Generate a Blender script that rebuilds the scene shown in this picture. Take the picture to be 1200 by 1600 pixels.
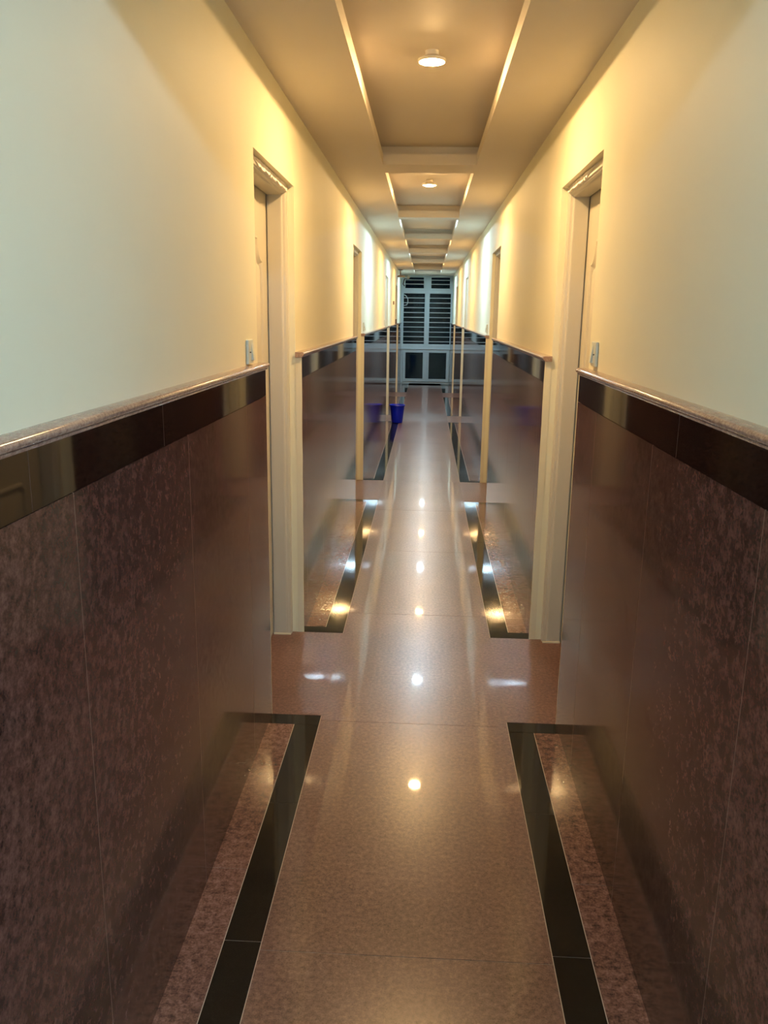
import bpy, bmesh, math, random
from mathutils import Vector, Matrix
random.seed(7)
for o in list(bpy.data.objects): bpy.data.objects.remove(o, do_unlink=True)
SC = bpy.context.scene
COL = SC.collection

# ------------------------------------------------------------ camera
CAM_H, YAW, PITCH, ROLL, FPX = 1.55, math.radians(2.707), math.radians(13.444), math.radians(0.828), 1291.9
cd = bpy.data.cameras.new('camera'); cam = bpy.data.objects.new('camera', cd); COL.objects.link(cam)
cy, sy, cp, sp, cr, sr = math.cos(YAW), math.sin(YAW), math.cos(PITCH), math.sin(PITCH), math.cos(ROLL), math.sin(ROLL)
f0, r0, u0 = Vector((-sy, cy, 0)), Vector((cy, sy, 0)), Vector((0, 0, 1))
fw = f0*cp - u0*sp; up = u0*cp + f0*sp
rt = r0*cr + up*sr; up = up*cr - r0*sr
m = Matrix.Identity(4)
for i in range(3): m[i][0], m[i][1], m[i][2] = rt[i], up[i], -fw[i]
m[2][3] = CAM_H
cam.matrix_world = m
cd.sensor_fit = 'VERTICAL'; cd.sensor_height = 36; cd.lens = 36*FPX/1600; cd.clip_start = 0.02; cd.clip_end = 200
SC.camera = cam
# ------------------------------------------------------------ night outside, exposure
w = bpy.data.worlds.new('night'); SC.world = w; w.use_nodes = True
w.node_tree.nodes['Background'].inputs[0].default_value = (.10, .35, .6, 1)
w.node_tree.nodes['Background'].inputs[1].default_value = 0.002
SC.view_settings.view_transform = 'Standard'; SC.view_settings.look = 'None'
SC.view_settings.gamma = 1; SC.view_settings.use_curve_mapping = False
SC.view_settings.exposure = 2.22
LAMP_WARM, LAMP_COOL, TUBE = (1.0, .62, .255), (.62, .90, 1.08), (.54, .81, 1.08)
LAMP_PW, LAMP_PD, LAMP_PC, TUBE_P = 345, 300, 330, 215   # emission: warm disc, warm dome, cool disc, strong cool disc

# ------------------------------------------------------------ dimensions (metres)
PL, PR = -.603, .573                 # plaster faces
GL, GR = -.574, .543                 # polished granite faces
ZC, ZT = 2.418, 2.527                # lower ceiling, tray top
TL, TR = -.285, .270                 # tray edges
YB, YE, YL = -.07, 19.5, -3.8                  # corridor ends
ZD = 2.095                           # top of the door openings
DY = [(2.985, 3.86), (6.92, 7.78), (12.30, 13.10), (16.15, 17.10)]
TRAYS = [(.5, 1.45), (1.75, 5.265), (5.56, 8.00), (8.17, 10.18), (10.33, 12.43), (12.6, 14.68), (14.83, 16.88), (17.15, 18.65)]
LAMPS = [(3.47, 'W'), (6.56, 'W'), (8.72, 'C'), (10.95, 'W'), (13.05, 'C'), (15.25, 'W'), (17.8, 'C')]
ZL = 2.490                           # face of the lamps, hung just below the tray top
RZ0, RZ1, BZ = 1.351, 1.375, 1.258   # dado rail bottom, top; bottom of the black band

# ------------------------------------------------------------ materials
def mat(name, col=(.8, .8, .8), rough=.5, metal=0, **kw):
    mt = bpy.data.materials.new(name); mt.use_nodes = True
    b = mt.node_tree.nodes['Principled BSDF']
    b.inputs['Base Color'].default_value = (*col, 1); b.inputs['Roughness'].default_value = rough
    b.inputs['Metallic'].default_value = metal
    for k, v in kw.items(): b.inputs[k.replace('_', ' ')].default_value = v
    return mt
class NT:
    def __init__(s, mt): s.t = mt.node_tree; s.b = s.t.nodes['Principled BSDF']
    def n(s, typ, **kw):
        x = s.t.nodes.new(typ)
        for k, v in kw.items(): setattr(x, k, v)
        return x
    def l(s, a, b): s.t.links.new(a, b)
    def math(s, op, a, b=None, c=None):
        x = s.n('ShaderNodeMath', operation=op)
        for i, v in enumerate((a, b, c)):
            if v is None: continue
            if isinstance(v, (int, float)): x.inputs[i].default_value = v
            else: s.l(v, x.inputs[i])
        return x.outputs[0]
    def mix(s, f, a, b):
        x = s.n('ShaderNodeMix', data_type='RGBA')
        for i, v in ((0, f), (6, a), (7, b)):
            if isinstance(v, (int, float)): x.inputs[i].default_value = v
            elif isinstance(v, tuple): x.inputs[i].default_value = (*v, 1)
            else: s.l(v, x.inputs[i])
        return x.outputs[2]
    def noise(s, vec, scale, detail=3, rough=.6):
        x = s.n('ShaderNodeTexNoise'); x.inputs['Scale'].default_value = scale
        x.inputs['Detail'].default_value = detail; x.inputs['Roughness'].default_value = rough
        s.l(vec, x.inputs['Vector']); return x.outputs['Fac']
    def ramp(s, f, stops):
        x = s.n('ShaderNodeValToRGB'); e = x.color_ramp.elements
        while len(e) < len(stops): e.new(.5)
        for q, (p, c) in zip(e, stops): q.position = p; q.color = (*c, 1)
        s.l(f, x.inputs[0]); return x.outputs[0]
def granite(name, dark, mid, light, rough=.06, joint=None, jcol=(.3, .2, .16), scale=1.0, coat=0., patch=.35):
    """speckled granite; joint = list of (axis, offset, spacing, half width)"""
    mt = mat(name, mid, rough); t = NT(mt)
    pos = t.n('ShaderNodeNewGeometry').outputs['Position']
    big = t.noise(pos, 2.3*scale, 3); med = t.noise(pos, 75*scale, 3, .7); fine = t.noise(pos, 260*scale, 3, .7)
    f = t.math('ADD', t.math('MULTIPLY', med, .6), t.math('MULTIPLY', fine, .4))
    f = t.math('ADD', f, t.math('MULTIPLY', t.math('SUBTRACT', big, .5), patch))
    c = t.ramp(f, [(.36, dark), (.5, mid), (.66, light)])
    if joint:
        sx = t.n('ShaderNodeSeparateXYZ'); t.l(pos, sx.inputs[0]); msk = None
        for ax, off, spc, hw in joint:
            q = t.math('PINGPONG', t.math('SUBTRACT', sx.outputs[ax], off), spc/2)
            k = t.math('LESS_THAN', q, hw)
            msk = k if msk is None else t.math('MAXIMUM', msk, k)
        c = t.mix(msk, c, jcol)
        r = t.math('ADD', t.math('MULTIPLY', msk, .5), rough)
    else: r = None
    t.l(c, t.b.inputs['Base Color'])
    rv = t.math('ADD', t.math('MULTIPLY', fine, .04), t.math('SUBTRACT', r if r is not None else rough, .02))
    t.l(rv, t.b.inputs['Roughness'])
    # slightly uneven polish
    bp = t.n('ShaderNodeBump'); bp.inputs['Strength'].default_value = .02; bp.inputs['Distance'].default_value = .002
    t.l(t.noise(pos, 9, 2), bp.inputs['Height']); t.l(bp.outputs[0], t.b.inputs['Normal'])
    if coat:
        t.b.inputs['Coat Weight'].default_value = coat; t.b.inputs['Coat Roughness'].default_value = .03
    return mt
def paint(name, col, rough=.5, bump=.15, scale=60):
    mt = mat(name, col, rough); t = NT(mt)
    pos = t.n('ShaderNodeNewGeometry').outputs['Position']
    a = t.noise(pos, 1.7, 3)
    t.l(t.mix(a, tuple(x*.95 for x in col), tuple(min(1, x*1.04) for x in col)), t.b.inputs['Base Color'])
    bp = t.n('ShaderNodeBump'); bp.inputs['Strength'].default_value = bump; bp.inputs['Distance'].default_value = .001
    t.l(t.noise(pos, scale, 3), bp.inputs['Height']); t.l(bp.outputs[0], t.b.inputs['Normal'])
    return mt
M = {}
M['wall'] = paint('cream_wall_paint', (.79, .765, .60), .6)
M['ceil'] = paint('ceiling_paint', (.74, .68, .60), .6)
M['frame'] = paint('cream_gloss_paint', (.55, .525, .46), .35, .1)
M['leaf'] = paint('door_paint', (.58, .55, .47), .4, .1)
M['edge'] = paint('edge_plaster', (.72, .68, .54), .6, .6, 25)
M['chip'] = paint('bare_white_filler', (.88, .84, .80), .7, 1.0, 90)
M['dado'] = granite('brown_granite_cladding', (.032, .015, .013), (.088, .040, .032), (.155, .080, .066), .10,
                    [(1, 1.976, .672, .0011)], (.15, .09, .07), patch=.25, scale=.6)
M['dado'].node_tree.nodes['Principled BSDF'].inputs['Specular IOR Level'].default_value = .30
M['band'] = granite('black_granite_band', (.004, .0035, .003), (.007, .005, .005), (.012, .01, .009), .035,
                    [(1, 1.79, .63, .0009)], (.06, .05, .045), patch=.1)
M['rail'] = granite('pink_granite_rail', (.20, .125, .10), (.33, .215, .175), (.46, .34, .28), .14, scale=1.4, patch=.3)
M['slab'] = granite('brown_granite_floor', (.064, .031, .026), (.150, .076, .062), (.25, .145, .122), .28, coat=.45, patch=.2)
M['slab2'] = granite('brown_granite_floor_duller', (.064, .031, .026), (.150, .076, .062), (.25, .145, .122), .30, coat=.1, patch=.2)
M['bord'] = granite('pink_granite_border', (.05, .03, .026), (.17, .088, .068), (.30, .18, .15), .13, scale=.6, coat=.2)
M['black'] = granite('black_granite_strip', (.006, .006, .005), (.012, .011, .009), (.022, .02, .017), .06, patch=.2)
M['grout'] = paint('pale_grout', (.50, .42, .36), .8)
M['wframe'] = paint('blue_grey_window_paint', (.40, .50, .56), .4, .1)
M['bar'] = mat('grey_painted_steel', (.48, .54, .60), .4)
M['glass'] = mat('window_glass', (.9, .95, .95), .01, Transmission_Weight=1.0, IOR=1.18)
M['glass2'] = mat('window_glass_upper', (.85, .93, .95), .01, Transmission_Weight=1.0, IOR=1.16)
M['blue'] = mat('blue_plastic', (.0002, .013, .50), .32)
M['plate'] = mat('off_white_plastic', (.62, .66, .60), .35)
M['grey'] = mat('grey_plastic', (.30, .38, .42), .4)
M['dark'] = mat('black_plastic', (.02, .02, .022), .5)
M['wht'] = mat('white_metal_ring', (.8, .78, .74), .4)
M['steel'] = mat('brushed_steel', (.6, .6, .6), .3, 1.0)
M['brown'] = paint('brown_wood', (.14, .07, .04), .5)
M['dull'] = mat('tan_metal', (.5, .36, .24), .4)
def emit(name, col, s):
    mt = bpy.data.materials.new(name); mt.use_nodes = True; nt = mt.node_tree; nt.nodes.clear()
    e = nt.nodes.new('ShaderNodeEmission'); o = nt.nodes.new('ShaderNodeOutputMaterial')
    e.inputs[0].default_value = (*col, 1); e.inputs[1].default_value = s; nt.links.new(e.outputs[0], o.inputs[0]); return mt
M['W'] = emit('warm_led_disc', LAMP_WARM, LAMP_PW); M['D'] = emit('warm_led_dome', LAMP_WARM, LAMP_PD); M['N'] = emit('tube_glow', TUBE, TUBE_P); M['N2'] = emit('dimmer_tube_glow', TUBE, TUBE_P*.5); M['C'] = emit('cool_led_disc', LAMP_COOL, LAMP_PC)

# ------------------------------------------------------------ helpers
class MB:
    """collects shapes in world coordinates; build() links ONE mesh object"""
    def __init__(s): s.bm = bmesh.new()
    def box(s, x0, x1, y0, y1, z0, z1, mi=0):
        if x0 > x1: x0, x1 = x1, x0
        v = [s.bm.verts.new(p) for p in ((x0,y0,z0),(x1,y0,z0),(x1,y1,z0),(x0,y1,z0),(x0,y0,z1),(x1,y0,z1),(x1,y1,z1),(x0,y1,z1))]
        for q in ((0,3,2,1),(4,5,6,7),(0,1,5,4),(1,2,6,5),(2,3,7,6),(3,0,4,7)):
            s.bm.faces.new([v[i] for i in q]).material_index = mi
        return s
    def loft(s, rings, closed_ring=True, cap=True):
        vs = [[s.bm.verts.new(p) for p in r] for r in rings]; n = len(rings[0])
        for a, b in zip(vs, vs[1:]):
            for i in range(n if closed_ring else n-1):
                j = (i+1) % n; s.bm.faces.new((a[i], a[j], b[j], b[i]))
        if cap: s.bm.faces.new(vs[0][::-1]); s.bm.faces.new(vs[-1])
        return s
    def lathe(s, c, prof, n=32, cap=True):
        rings = [[(c[0]+r*math.cos(2*math.pi*i/n), c[1]+r*math.sin(2*math.pi*i/n), c[2]+z) for i in range(n)] for r, z in prof]
        return s.loft(rings, cap=cap)
    def tube(s, pts, r, n=8):
        rings = []
        pts = [Vector(p) for p in pts]
        for i, p in enumerate(pts):
            d = (pts[min(i+1, len(pts)-1)] - pts[max(i-1, 0)]).normalized()
            a = d.orthogonal().normalized() if i == 0 else (pa - d*pa.dot(d)).normalized()
            pa = a; b = d.cross(a)
            rings.append([p + a*r*math.cos(2*math.pi*k/n) + b*r*math.sin(2*math.pi*k/n) for k in range(n)])
        return s.loft(rings)
    def build(s, name, mats, parent=None, smooth=False, bevel=0, origin=None):
        bm = s.bm
        bmesh.ops.recalc_face_normals(bm, faces=bm.faces)
        off = Vector(origin) if origin else Vector((0, 0, 0))
        base = off.copy()
        p = parent
        po = Vector((0, 0, 0))
        if p is not None: po = Vector(p['_o'])
        if origin is None and p is not None: base = po
        bmesh.ops.translate(bm, verts=bm.verts, vec=-base)
        me = bpy.data.meshes.new(name); bm.to_mesh(me); bm.free()
        for x in (mats if isinstance(mats, (list, tuple)) else [mats]): me.materials.append(x)
        o = bpy.data.objects.new(name, me); COL.objects.link(o)
        if p is not None: o.parent = p; o.location = base - po
        else: o.location = base
        o['_o'] = tuple(base)
        if smooth:
            for f in me.polygons: f.use_smooth = True
            me.set_sharp_from_angle(angle=math.radians(40))
        if bevel:
            b = o.modifiers.new('bevel', 'BEVEL'); b.width = bevel; b.segments = 2; b.limit_method = 'ANGLE'
        return o
def empty(name, loc):
    o = bpy.data.objects.new(name, None); COL.objects.link(o); o.location = loc; o['_o'] = tuple(loc); o.empty_display_size = .05; return o
def tag(o, label=None, cat=None, group=None, kind=None):
    if label: o['label'] = label
    if cat: o['category'] = cat
    if group: o['group'] = group
    if kind: o['kind'] = kind
    return o
SIDE = {'left': (-1, PL, GL), 'right': (1, PR, GR)}

# ------------------------------------------------------------ floor
G = .0022
b = MB(); b.box(PL-.2, PR+.2, YB, YE, -.10, -.0012, 3)
SL0, SL1, SR0, SR1 = -.474, -.378, .352, .449      # black strips
def piece(x0, x1, y0, y1, mi): b.box(x0+G/2, x1-G/2, y0+G/2, y1-G/2, -.02, 0, mi)
# middle run of big slabs, 1.2 m long
ys = [YB] + [2.945+1.205*k for k in range(-2, 14)] + [YE-.1]
for y0, y1 in zip(ys, ys[1:]):
    if y1 > y0: piece(SL1, SR0, y0, y1, 0)
CW = .078
zones = [YB-.001] + [v for d in DY for v in (d[0]-.0, d[1]+.0)] + [18.85]
for k, (y0, y1) in enumerate(DY):                   # slabs running into each doorway
    for xa, xb in ((PL-.12, SL1+G/2), (SR0-G/2, PR+.12)): piece(xa-G/2, xb+G/2, y0, y1, 4)
segs = list(zip(zones[0::2], zones[1::2]))
for si, (y0, y1) in enumerate(segs):
    for x0, x1, bx0, bx1, wx0, wx1 in ((SL0, SL1, PL, SL0, PL, SL1), (SR0, SR1, SR1, PR, SR0, PR)):
        a, c = y0, y1
        if si > 0: piece(wx0, wx1, y0, y0+CW, 1); a = y0+CW
        if si < len(segs)-1: piece(wx0, wx1, y1-CW, y1, 1); c = y1-CW
        e = c; L = .53 if si == 0 else .6
        while e > a+.01: s = max(a, e-L); piece(x0, x1, s, e, 1); e = s; L = .61
        e = c; L = .863 if si == 0 else .9
        while e > a+.01: s = max(a, e-L); piece(bx0, bx1, s, e, 2); e = s; L = .9
piece(PL, PR, 18.85, 19.4, 1)
floor = b.build('floor', [M['slab'], M['black'], M['bord'], M['grout'], M['slab2']]); tag(floor, kind='structure')

# ------------------------------------------------------------ walls, dado, doors
tn = 0; dn = 0
for side, (s, P, Gx) in SIDE.items():
    out = P + s*.26
    b = MB(); prev = YB
    for y0, y1 in DY:
        b.box(P, out, prev, y0, 0, ZT+.06); b.box(P, out, y0, y1, ZD, ZT+.06); prev = y1
    b.box(P, out, prev, YE, 0, ZT+.06)
    tag(b.build('wall_'+side, M['wall']), kind='structure')
    # dado segments
    edges = [YB] + [v for d in DY for v in d] + [19.30]
    for y0, y1 in zip(edges[0::2], edges[1::2]):
        tn += 1; t = empty('trim_%d' % tn, ((P+Gx)/2, (y0+y1)/2, 0)); tag(t, kind='structure')
        a, c = y0+.004, y1-.004
        MB().box(P, Gx, a, c, 0, BZ-.0008).build('granite_cladding', M['dado'], t)
        MB().box(P, Gx, a, c, BZ+.0008, RZ0).build('black_band', M['band'], t)
        ra, rc = y0-(.012 if y0 > YB else 0), y1+(.012 if y1 < 19 else 0)
        d = lambda u: P - s*u
        tk = abs(Gx-P)
        prof = [(0, RZ0), (tk+.002, RZ0), (tk+.005, RZ0+.003), (tk+.0055, RZ0+.006)]
        for k in range(9):
            an = -math.pi/2 + math.pi*k/8*.95
            prof.append((tk+.004+.008*math.cos(an), RZ0+.0155+.0085*math.sin(an)))
        prof += [(0, RZ1)]
        MB().loft([[(d(u), y, z) for u, z in prof] for y in (ra, rc)]).build('dado_rail', M['rail'], t, smooth=True)
    # doors
    for k, (y0, y1) in enumerate(DY):
        dn += 1; D = empty('door_%d' % dn, (P+s*.1, (y0+y1)/2, 0)); tag(D, kind='structure')
        X = lambda u: P + s*u
        # moulded frame swept round the opening (u = depth from the wall face, t = inward)
        prof = [(.028, 0), (.028, .027), (.033, .030), (.035, .033), (.045, .035), (.050, .040), (.055, .041), (.112, .041),
                (.112, .026), (.155, .026), (.155, 0)]
        st = []
        for u, t_ in prof: st.append(((y0+t_, 0), (y0+t_, ZD-t_), (y1-t_, ZD-t_), (y1-t_, 0), u))
        rings = [[(X(q[4]), q[i][0], q[i][1]) for q in st] for i in range(4)]
        fr = MB().loft(rings).build('door_frame', M['frame'], D)
        for yy, dy in ((y1, .0045), (y0, -.0045)):      # painted plaster edge covering the end of the cladding
            e = MB(); n = 14
            rr = []
            for i in range(n+1):
                z = (RZ0-.001)*i/n; j = random.uniform(-.0012, .0012)
                ya, yb_ = sorted((yy-dy*.5, yy+dy*.9))
                xx = Gx - s*.0006 + s*abs(j)
                rr.append([(P, ya, z), (xx, ya+j*.4, z), (xx, yb_, z), (P, yb_, z)])
            e.loft(rr).build('plaster_edge', M['edge'], fr)
        if k == 0:
            for (a0, a1, h) in (((y0+.05, y1-.008, .027),) if s < 0 else ((y0+.30, y1-.008, .027),)):
                e = MB(); n = 46; rr = []
                for i in range(n+1):
                    y = a0+(a1-a0)*i/n; q = min(1, i/10, (n-i)/3+.2)
                    zt = ZD-.001 - random.uniform(0, .003); zb = ZD-.002-h*q*random.uniform(.72, 1.12)
                    x0_ = X(.028); x1_ = X(.028-random.uniform(.004, .010)*q)
                    rr.append([(x0_, y, zb), (x1_, y, zb+.002), (X(.028-random.uniform(.002, .005)*q), y, (zb+zt)/2), (x1_, y, zt-.001), (x0_, y, zt)])
                e.loft(rr).build('chipped_filler', M['chip'], fr)
            MB().box(X(.030), X(.115), y1-.046, y1-.040, 0, .007).build('sealant_line', M['edge'], fr)
        lf = MB().box(X(.119), X(.155), y0+.0275, y1-.0275, .006, ZD-.0275)
        leaf = lf.build('door_leaf', M['leaf'], D, bevel=.0015)
        # raised panels with scooped corners
        def panel(za, zb, rc):
            ya, yb_ = y0+.155, y1-.235+.0
            yb_ = y1-.222
            def outline(g):
                pts = []
                cs = ((ya+g, za+g, 0), (yb_-g, za+g, 1), (yb_-g, zb-g, 2), (ya+g, zb-g, 3)); r = rc
                for cx, cz, q in cs:
                    for i in range(7):
                        an = {0: math.pi/2, 1: math.pi, 2: -math.pi/2, 3: 0}[q] - math.pi/2*i/6
                        pts.append((cx+r*math.cos(an), cz+r*math.sin(an)))
                return pts
            rings = []
            for g, u in ((0, .1195), (.003, .104), (.012, .101), (.02, .108), (.028, .113), (.05, .104)):
                rings.append([(X(u), y, z) for y, z in outline(g)])
            MB().loft(rings).build('door_panel', M['leaf'], leaf, smooth=True)
        panel(.16, .78, .02); panel(.95, 1.86, .09)
        yh = y0+.085
        h = MB().box(X(.119), X(.112), yh-.022, yh+.022, .93, 1.13)
        h.tube([(X(.113), yh, 1.06), (X(.065), yh, 1.06), (X(.058), yh+.01, 1.06), (X(.058), yh+.11, 1.058)], .008)
        h.build('door_handle', M['steel'], leaf, smooth=True)

# lobby the corridor opens from, behind the viewer, with a higher ceiling and one tube light
b = MB(); b.box(-2.4, 2.4, YL-.2, YL, 0, 3.0); b.box(-2.6, -2.4, YL-.2, YB, 0, 3.0); b.box(2.4, 2.6, YL-.2, YB, 0, 3.0)
b.box(-2.6, PL-.26, YB, YB+.2, 0, 3.0); b.box(PR+.26, 2.6, YB, YB+.2, 0, 3.0); b.box(PL-.26, PR+.26, YB, YB+.2, ZT+.161, 3.0)
tag(b.build('wall_back', M['wall']), kind='structure')
tag(MB().box(-2.6, 2.6, YL-.2, YB+.2, 3.0, 3.1).build('ceiling_lobby', M['ceil']), kind='structure')
tag(MB().box(-2.4, 2.4, YL, YB-.001, -.1, 0).build('floor_lobby', M['slab']), kind='structure')
for cx, wd in ((1.36, 'right'), (-1.36, 'left')):
    tl = empty('tube_light', (cx, -1.9, 3.0)); tag(tl, 'white tube light hung behind the viewer, on the %s of the corridor mouth' % wd, 'tube light', 'tube lights behind the viewer')
    b = MB(); b.box(cx-.54, cx+.54, -1.93, -1.87, 2.765, 2.80); b.box(cx-.3, cx-.28, -1.91, -1.89, 2.80, 3.0); b.box(cx+.28, cx+.30, -1.91, -1.89, 2.80, 3.0)
    b.build('fitting', M['wht'], tl)
    b = MB(); b.tube([(cx-.52, -1.9, 2.745), (cx+.52, -1.9, 2.745)], .018, 16); b.build('glowing_tube', M['N'] if cx > 0 else M['N2'], tl, smooth=True)

# ------------------------------------------------------------ ceiling with sunk trays
b = MB()
ZM, SB = 2.478, .055                                # top of the lip, setback of the cavity behind it
for za, zb, g in ((ZC, ZM, 0), (ZM, ZT, SB)):
    b.box(PL, TL-g, YB, YE, za, zb); b.box(TR+g, PR, YB, YE, za, zb)
    prev = YB
    for y0, y1 in TRAYS: b.box(TL-g, TR+g, prev, y0-g, za, zb); prev = y1+g
    b.box(TL-g, TR+g, prev, YE, za, zb)
b.box(PL, PR, YB, YE, ZT, ZT+.06)
tag(b.build('ceiling', M['ceil']), kind='structure')
b = MB().box(PL-.3, PR+.3, YB, YE+.3, ZT+.061, ZT+.16)
tag(b.build('ceiling_slab', M['ceil']), kind='structure')

# ------------------------------------------------------------ end window
YW = 19.40
win = empty('window_1', (-.005, YW, 0)); tag(win, kind='structure')
x0, x1, zt = PL, PR, ZC
b = MB()
b.box(x0, -.545, YW, YW+.09, .0, zt); b.box(.538, x1, YW, YW+.09, .0, zt)          # outer posts
b.box(-.545, .538, YW, YW+.09, 0, .035)                                               # bottom rail
b.box(-.545, .538, YW, YW+.09, .79, .888)                                             # middle rail
b.box(-.545, .538, YW, YW+.09, 2.03, 2.10)                                          # transom
b.box(-.545, .538, YW, YW+.09, 2.408, zt)                                             # head
b.box(-.050, .043, YW-.003, YW+.088, .886, 2.410)                                           # centre mullion
b.box(-.022, .016, YW+.003, YW+.085, .033, .792)
b.build('window_frame', M['wframe'], win, bevel=.004)
MB().box(-.57, .56, YW-.03, YW, .775, .800).build('window_sill', M['wframe'], win, bevel=.004)
def sash(xa, xb, za, zb, t, dep=.014, pane='lower'):
    q = MB(); y0 = YW-dep
    q.box(xa, xa+t, y0, YW+.04, za, zb); q.box(xb-t, xb, y0, YW+.04, za, zb)
    q.box(xa+t, xb-t, y0, YW+.04, za, za+t); q.box(xa+t, xb-t, y0, YW+.04, zb-t, zb)
    f = q.build('window_sash', M['wframe'], win, bevel=.003)
    MB().box(xa+t*.7, xb-t*.7, YW+.016, YW+.021, za+t*.7, zb-t*.7).build('window_pane', M['glass'] if pane == 'lower' else M['glass2'], f)
sash(-.540, -.006, .040, .772, .066); sash(-.001, .533, .040, .772, .066)
sash(-.548, -.047, 2.095, 2.412, .040, .008, 'dark_window_pane'); sash(.040, .541, 2.095, 2.412, .040, .008, 'dark_window_pane')
sash(-.550, -.046, .884, 2.034, .012, -.004, 'dark_window_pane'); sash(.039, .543, .884, 2.034, .012, -.004, 'dark_window_pane')
for xa, xb in ((-.545, -.050), (.043, .538)):
    for z in [.955+.1075*k for k in range(10)] + [2.225, 2.315]:
        MB().box(xa, xb, YW-.002, YW+.006, z-.006, z+.006).build('grille_bar', M['bar'], win)
# solid surround and the dark apron wall outside
tag(MB().box(PL-.26, PR+.26, YE+.002, YE+.2, ZC+.001, ZT+.06).build('wall_front', M['wall']), kind='structure')
b = MB(); b.tube([(-.53, YW-.012, 1.99), (-.48, YW-.018, 1.96), (-.445, YW-.02, 1.90), (-.44, YW-.02, 1.82), (-.47, YW-.018, 1.765), (-.53, YW-.012, 1.755)], .007)
tag(b.build('looped_cable', M['bar'], smooth=True), 'pale looped cable against the upper left of the end window grille', 'cable')

# ------------------------------------------------------------ ceiling lights
lab = {3.47: 'warm round ceiling light in the long ceiling tray nearest the viewer',
       6.56: 'warm round ceiling light in the second tray from the viewer',
       8.72: 'cool white round ceiling light sunk in the third tray',
       10.95: 'warm round ceiling light sunk in the fourth tray',
       13.05: 'cool white round ceiling light sunk in the fifth tray',
       15.25: 'warm round ceiling light sunk in the sixth tray',
       17.8: 'cool white round ceiling light in the last tray before the window'}
for y, k in LAMPS:
    c = (-.006, y, ZL)
    L = empty('ceiling_light', c); tag(L, lab[y], 'ceiling light', 'round lights in the ceiling trays')
    MB().lathe(c, [(.046, .006), (.020, .014), (.020, ZT-ZL), (.026, ZT-ZL), (.026, .020), (.054, .007), (.052, -.001), (.049, -.003), (.046, 0)], 40, cap=False).build('trim_ring', M['wht'], L, smooth=True)
    dome = y in (3.47, 6.56)
    MB().lathe(c, [(.0455, .004), (.0455, .002), (.040, -.004), (.03, -.008), (.015, -.010), (.002, -.011)] if dome else
              [(.0455, .004), (.0455, .0025), (.002, .002)], 40).build('light_disc', M['D' if dome else k], L, smooth=True)

# ------------------------------------------------------------ switches
def switch(side, y, z, label):
    s, P, Gx = SIDE[side]; X = lambda u: P - s*u
    o = empty('light_switch', (P, y, z)); tag(o, label, 'light switch', 'switches on the corridor walls')
    MB().box(X(0), X(.010), y-.037, y+.037, z-.040, z+.042).build('switch_plate', M['plate'], o, bevel=.003)
    MB().loft([[(X(.009), yy, z-.028), (X(.019), yy, z-.028), (X(.011), yy, z+.03), (X(.009), yy, z+.03)] for yy in (y+.004, y+.030)]).build('rocker', M['plate'], o, bevel=.001)
    MB().lathe((X(.010), y-.018, z), [(.004, -.002), (.004, .002)], 12).build('indicator', M['dark'], o)
switch('left', 2.83, 1.419, 'off-white light switch on left wall beside the nearest left doorway, resting above the granite rail')
switch('right', 2.87, 1.428, 'off-white light switch on right wall beside the nearest right doorway')
switch('left', 8.05, 1.43, 'small light switch on left wall just beyond the second left doorway')
switch('right', 8.05, 1.43, 'small light switch on right wall just beyond the second right doorway')
switch('left', 12.05, 1.43, 'tiny light switch on left wall just before the third left doorway')

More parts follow.
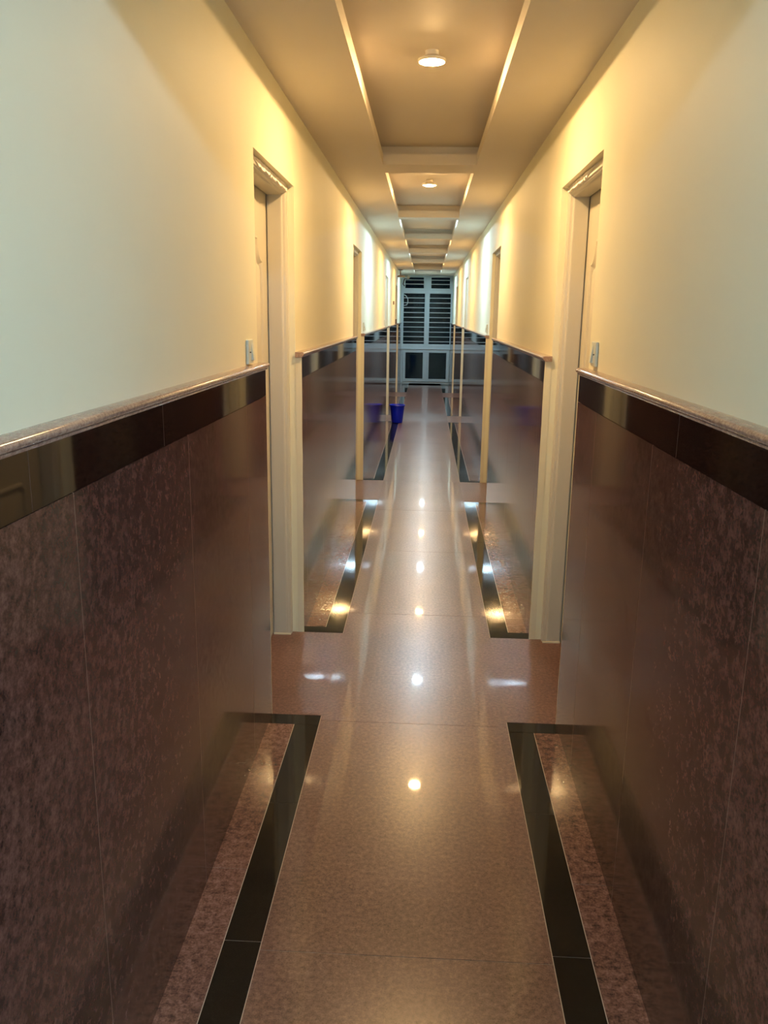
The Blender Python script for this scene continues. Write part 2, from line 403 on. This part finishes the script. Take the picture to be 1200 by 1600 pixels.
# ------------------------------------------------------------ blue bin
bc = (-.402, 12.14, 0)
bin_ = empty('waste_bin', bc); tag(bin_, 'blue plastic waste bin standing on the floor by the left wall near the third doorway', 'waste bin')
pr = [(.002, .002), (.070, .002), (.078, .006), (.081, .016), (.106, .245), (.106, .250), (.116, .252), (.118, .262), (.114, .268), (.107, .268),
      (.103, .262), (.077, .02), (.070, .010), (.002, .010)]
MB().lathe(bc, pr, 48).build('bin_body', M['blue'], bin_, smooth=True)
MB().lathe(bc, [(.1005, .2), (.1035, .2), (.1045, .21), (.1015, .21)], 48, cap=False).build('bin_ridge', M['blue'], bin_, smooth=True)

# ------------------------------------------------------------ ceiling camera by the window
cc = (-.545, 17.0, ZC)
o = empty('security_camera', cc); tag(o, 'small grey security camera on a ceiling stem at the top left of the end window', 'security camera')
MB().lathe(cc, [(.045, 0), (.045, -.012), (.02, -.018), (.002, -.018)], 24).build('mounting_plate', M['brown'], o, smooth=True)
MB().lathe(cc, [(.013, -.01), (.013, -.12)], 16).build('stem', M['dull'], o, smooth=True)
MB().lathe((cc[0]+.01, cc[1], cc[2]), [(.01, -.105), (.10, -.125), (.112, -.137), (.10, -.150), (.01, -.152)], 32).build('round_shield', M['dull'], o, smooth=True)
b = MB(); b.tube([(-.455, 17.02, 2.29), (-.385, 16.86, 2.265)], .034, 20); b.tube([(-.385, 16.86, 2.265), (-.380, 16.845, 2.262)], .028, 20)
b.build('camera_body', M['grey'], o, smooth=True)
MB().box(-.50, -.42, 17.0, 17.03, 2.262, 2.30).build('bracket', M['grey'], o, bevel=.004)
MB().tube([(-.44, 17.03, 2.27), (-.47, 17.02, 2.22), (-.49, 17.02, 2.14), (-.46, 17.02, 2.10)], .012).build('cable', M['dark'], o, smooth=True)

# ------------------------------------------------------------ brown board in the last left doorway
b = MB(); b.box(PL-.098, PL-.002, 17.005, 17.055, .64, 1.46)
tag(b.build('wooden_board', M['brown'], bevel=.003, origin=(PL-.05, 17.03, .64)), 'narrow brown wooden board fixed upright in the last left doorway', 'board')
b = MB(); b.box(PL, PL+.02, 15.0, 15.06, 1.72, 1.78)
tag(b.build('call_bell', M['brown'], bevel=.004, origin=(PL, 15.03, 1.75)), 'tiny brown bell on left wall above the rail, before the last left doorway', 'bell')
for o in bpy.data.objects:
    if '_o' in o.keys(): del o['_o']
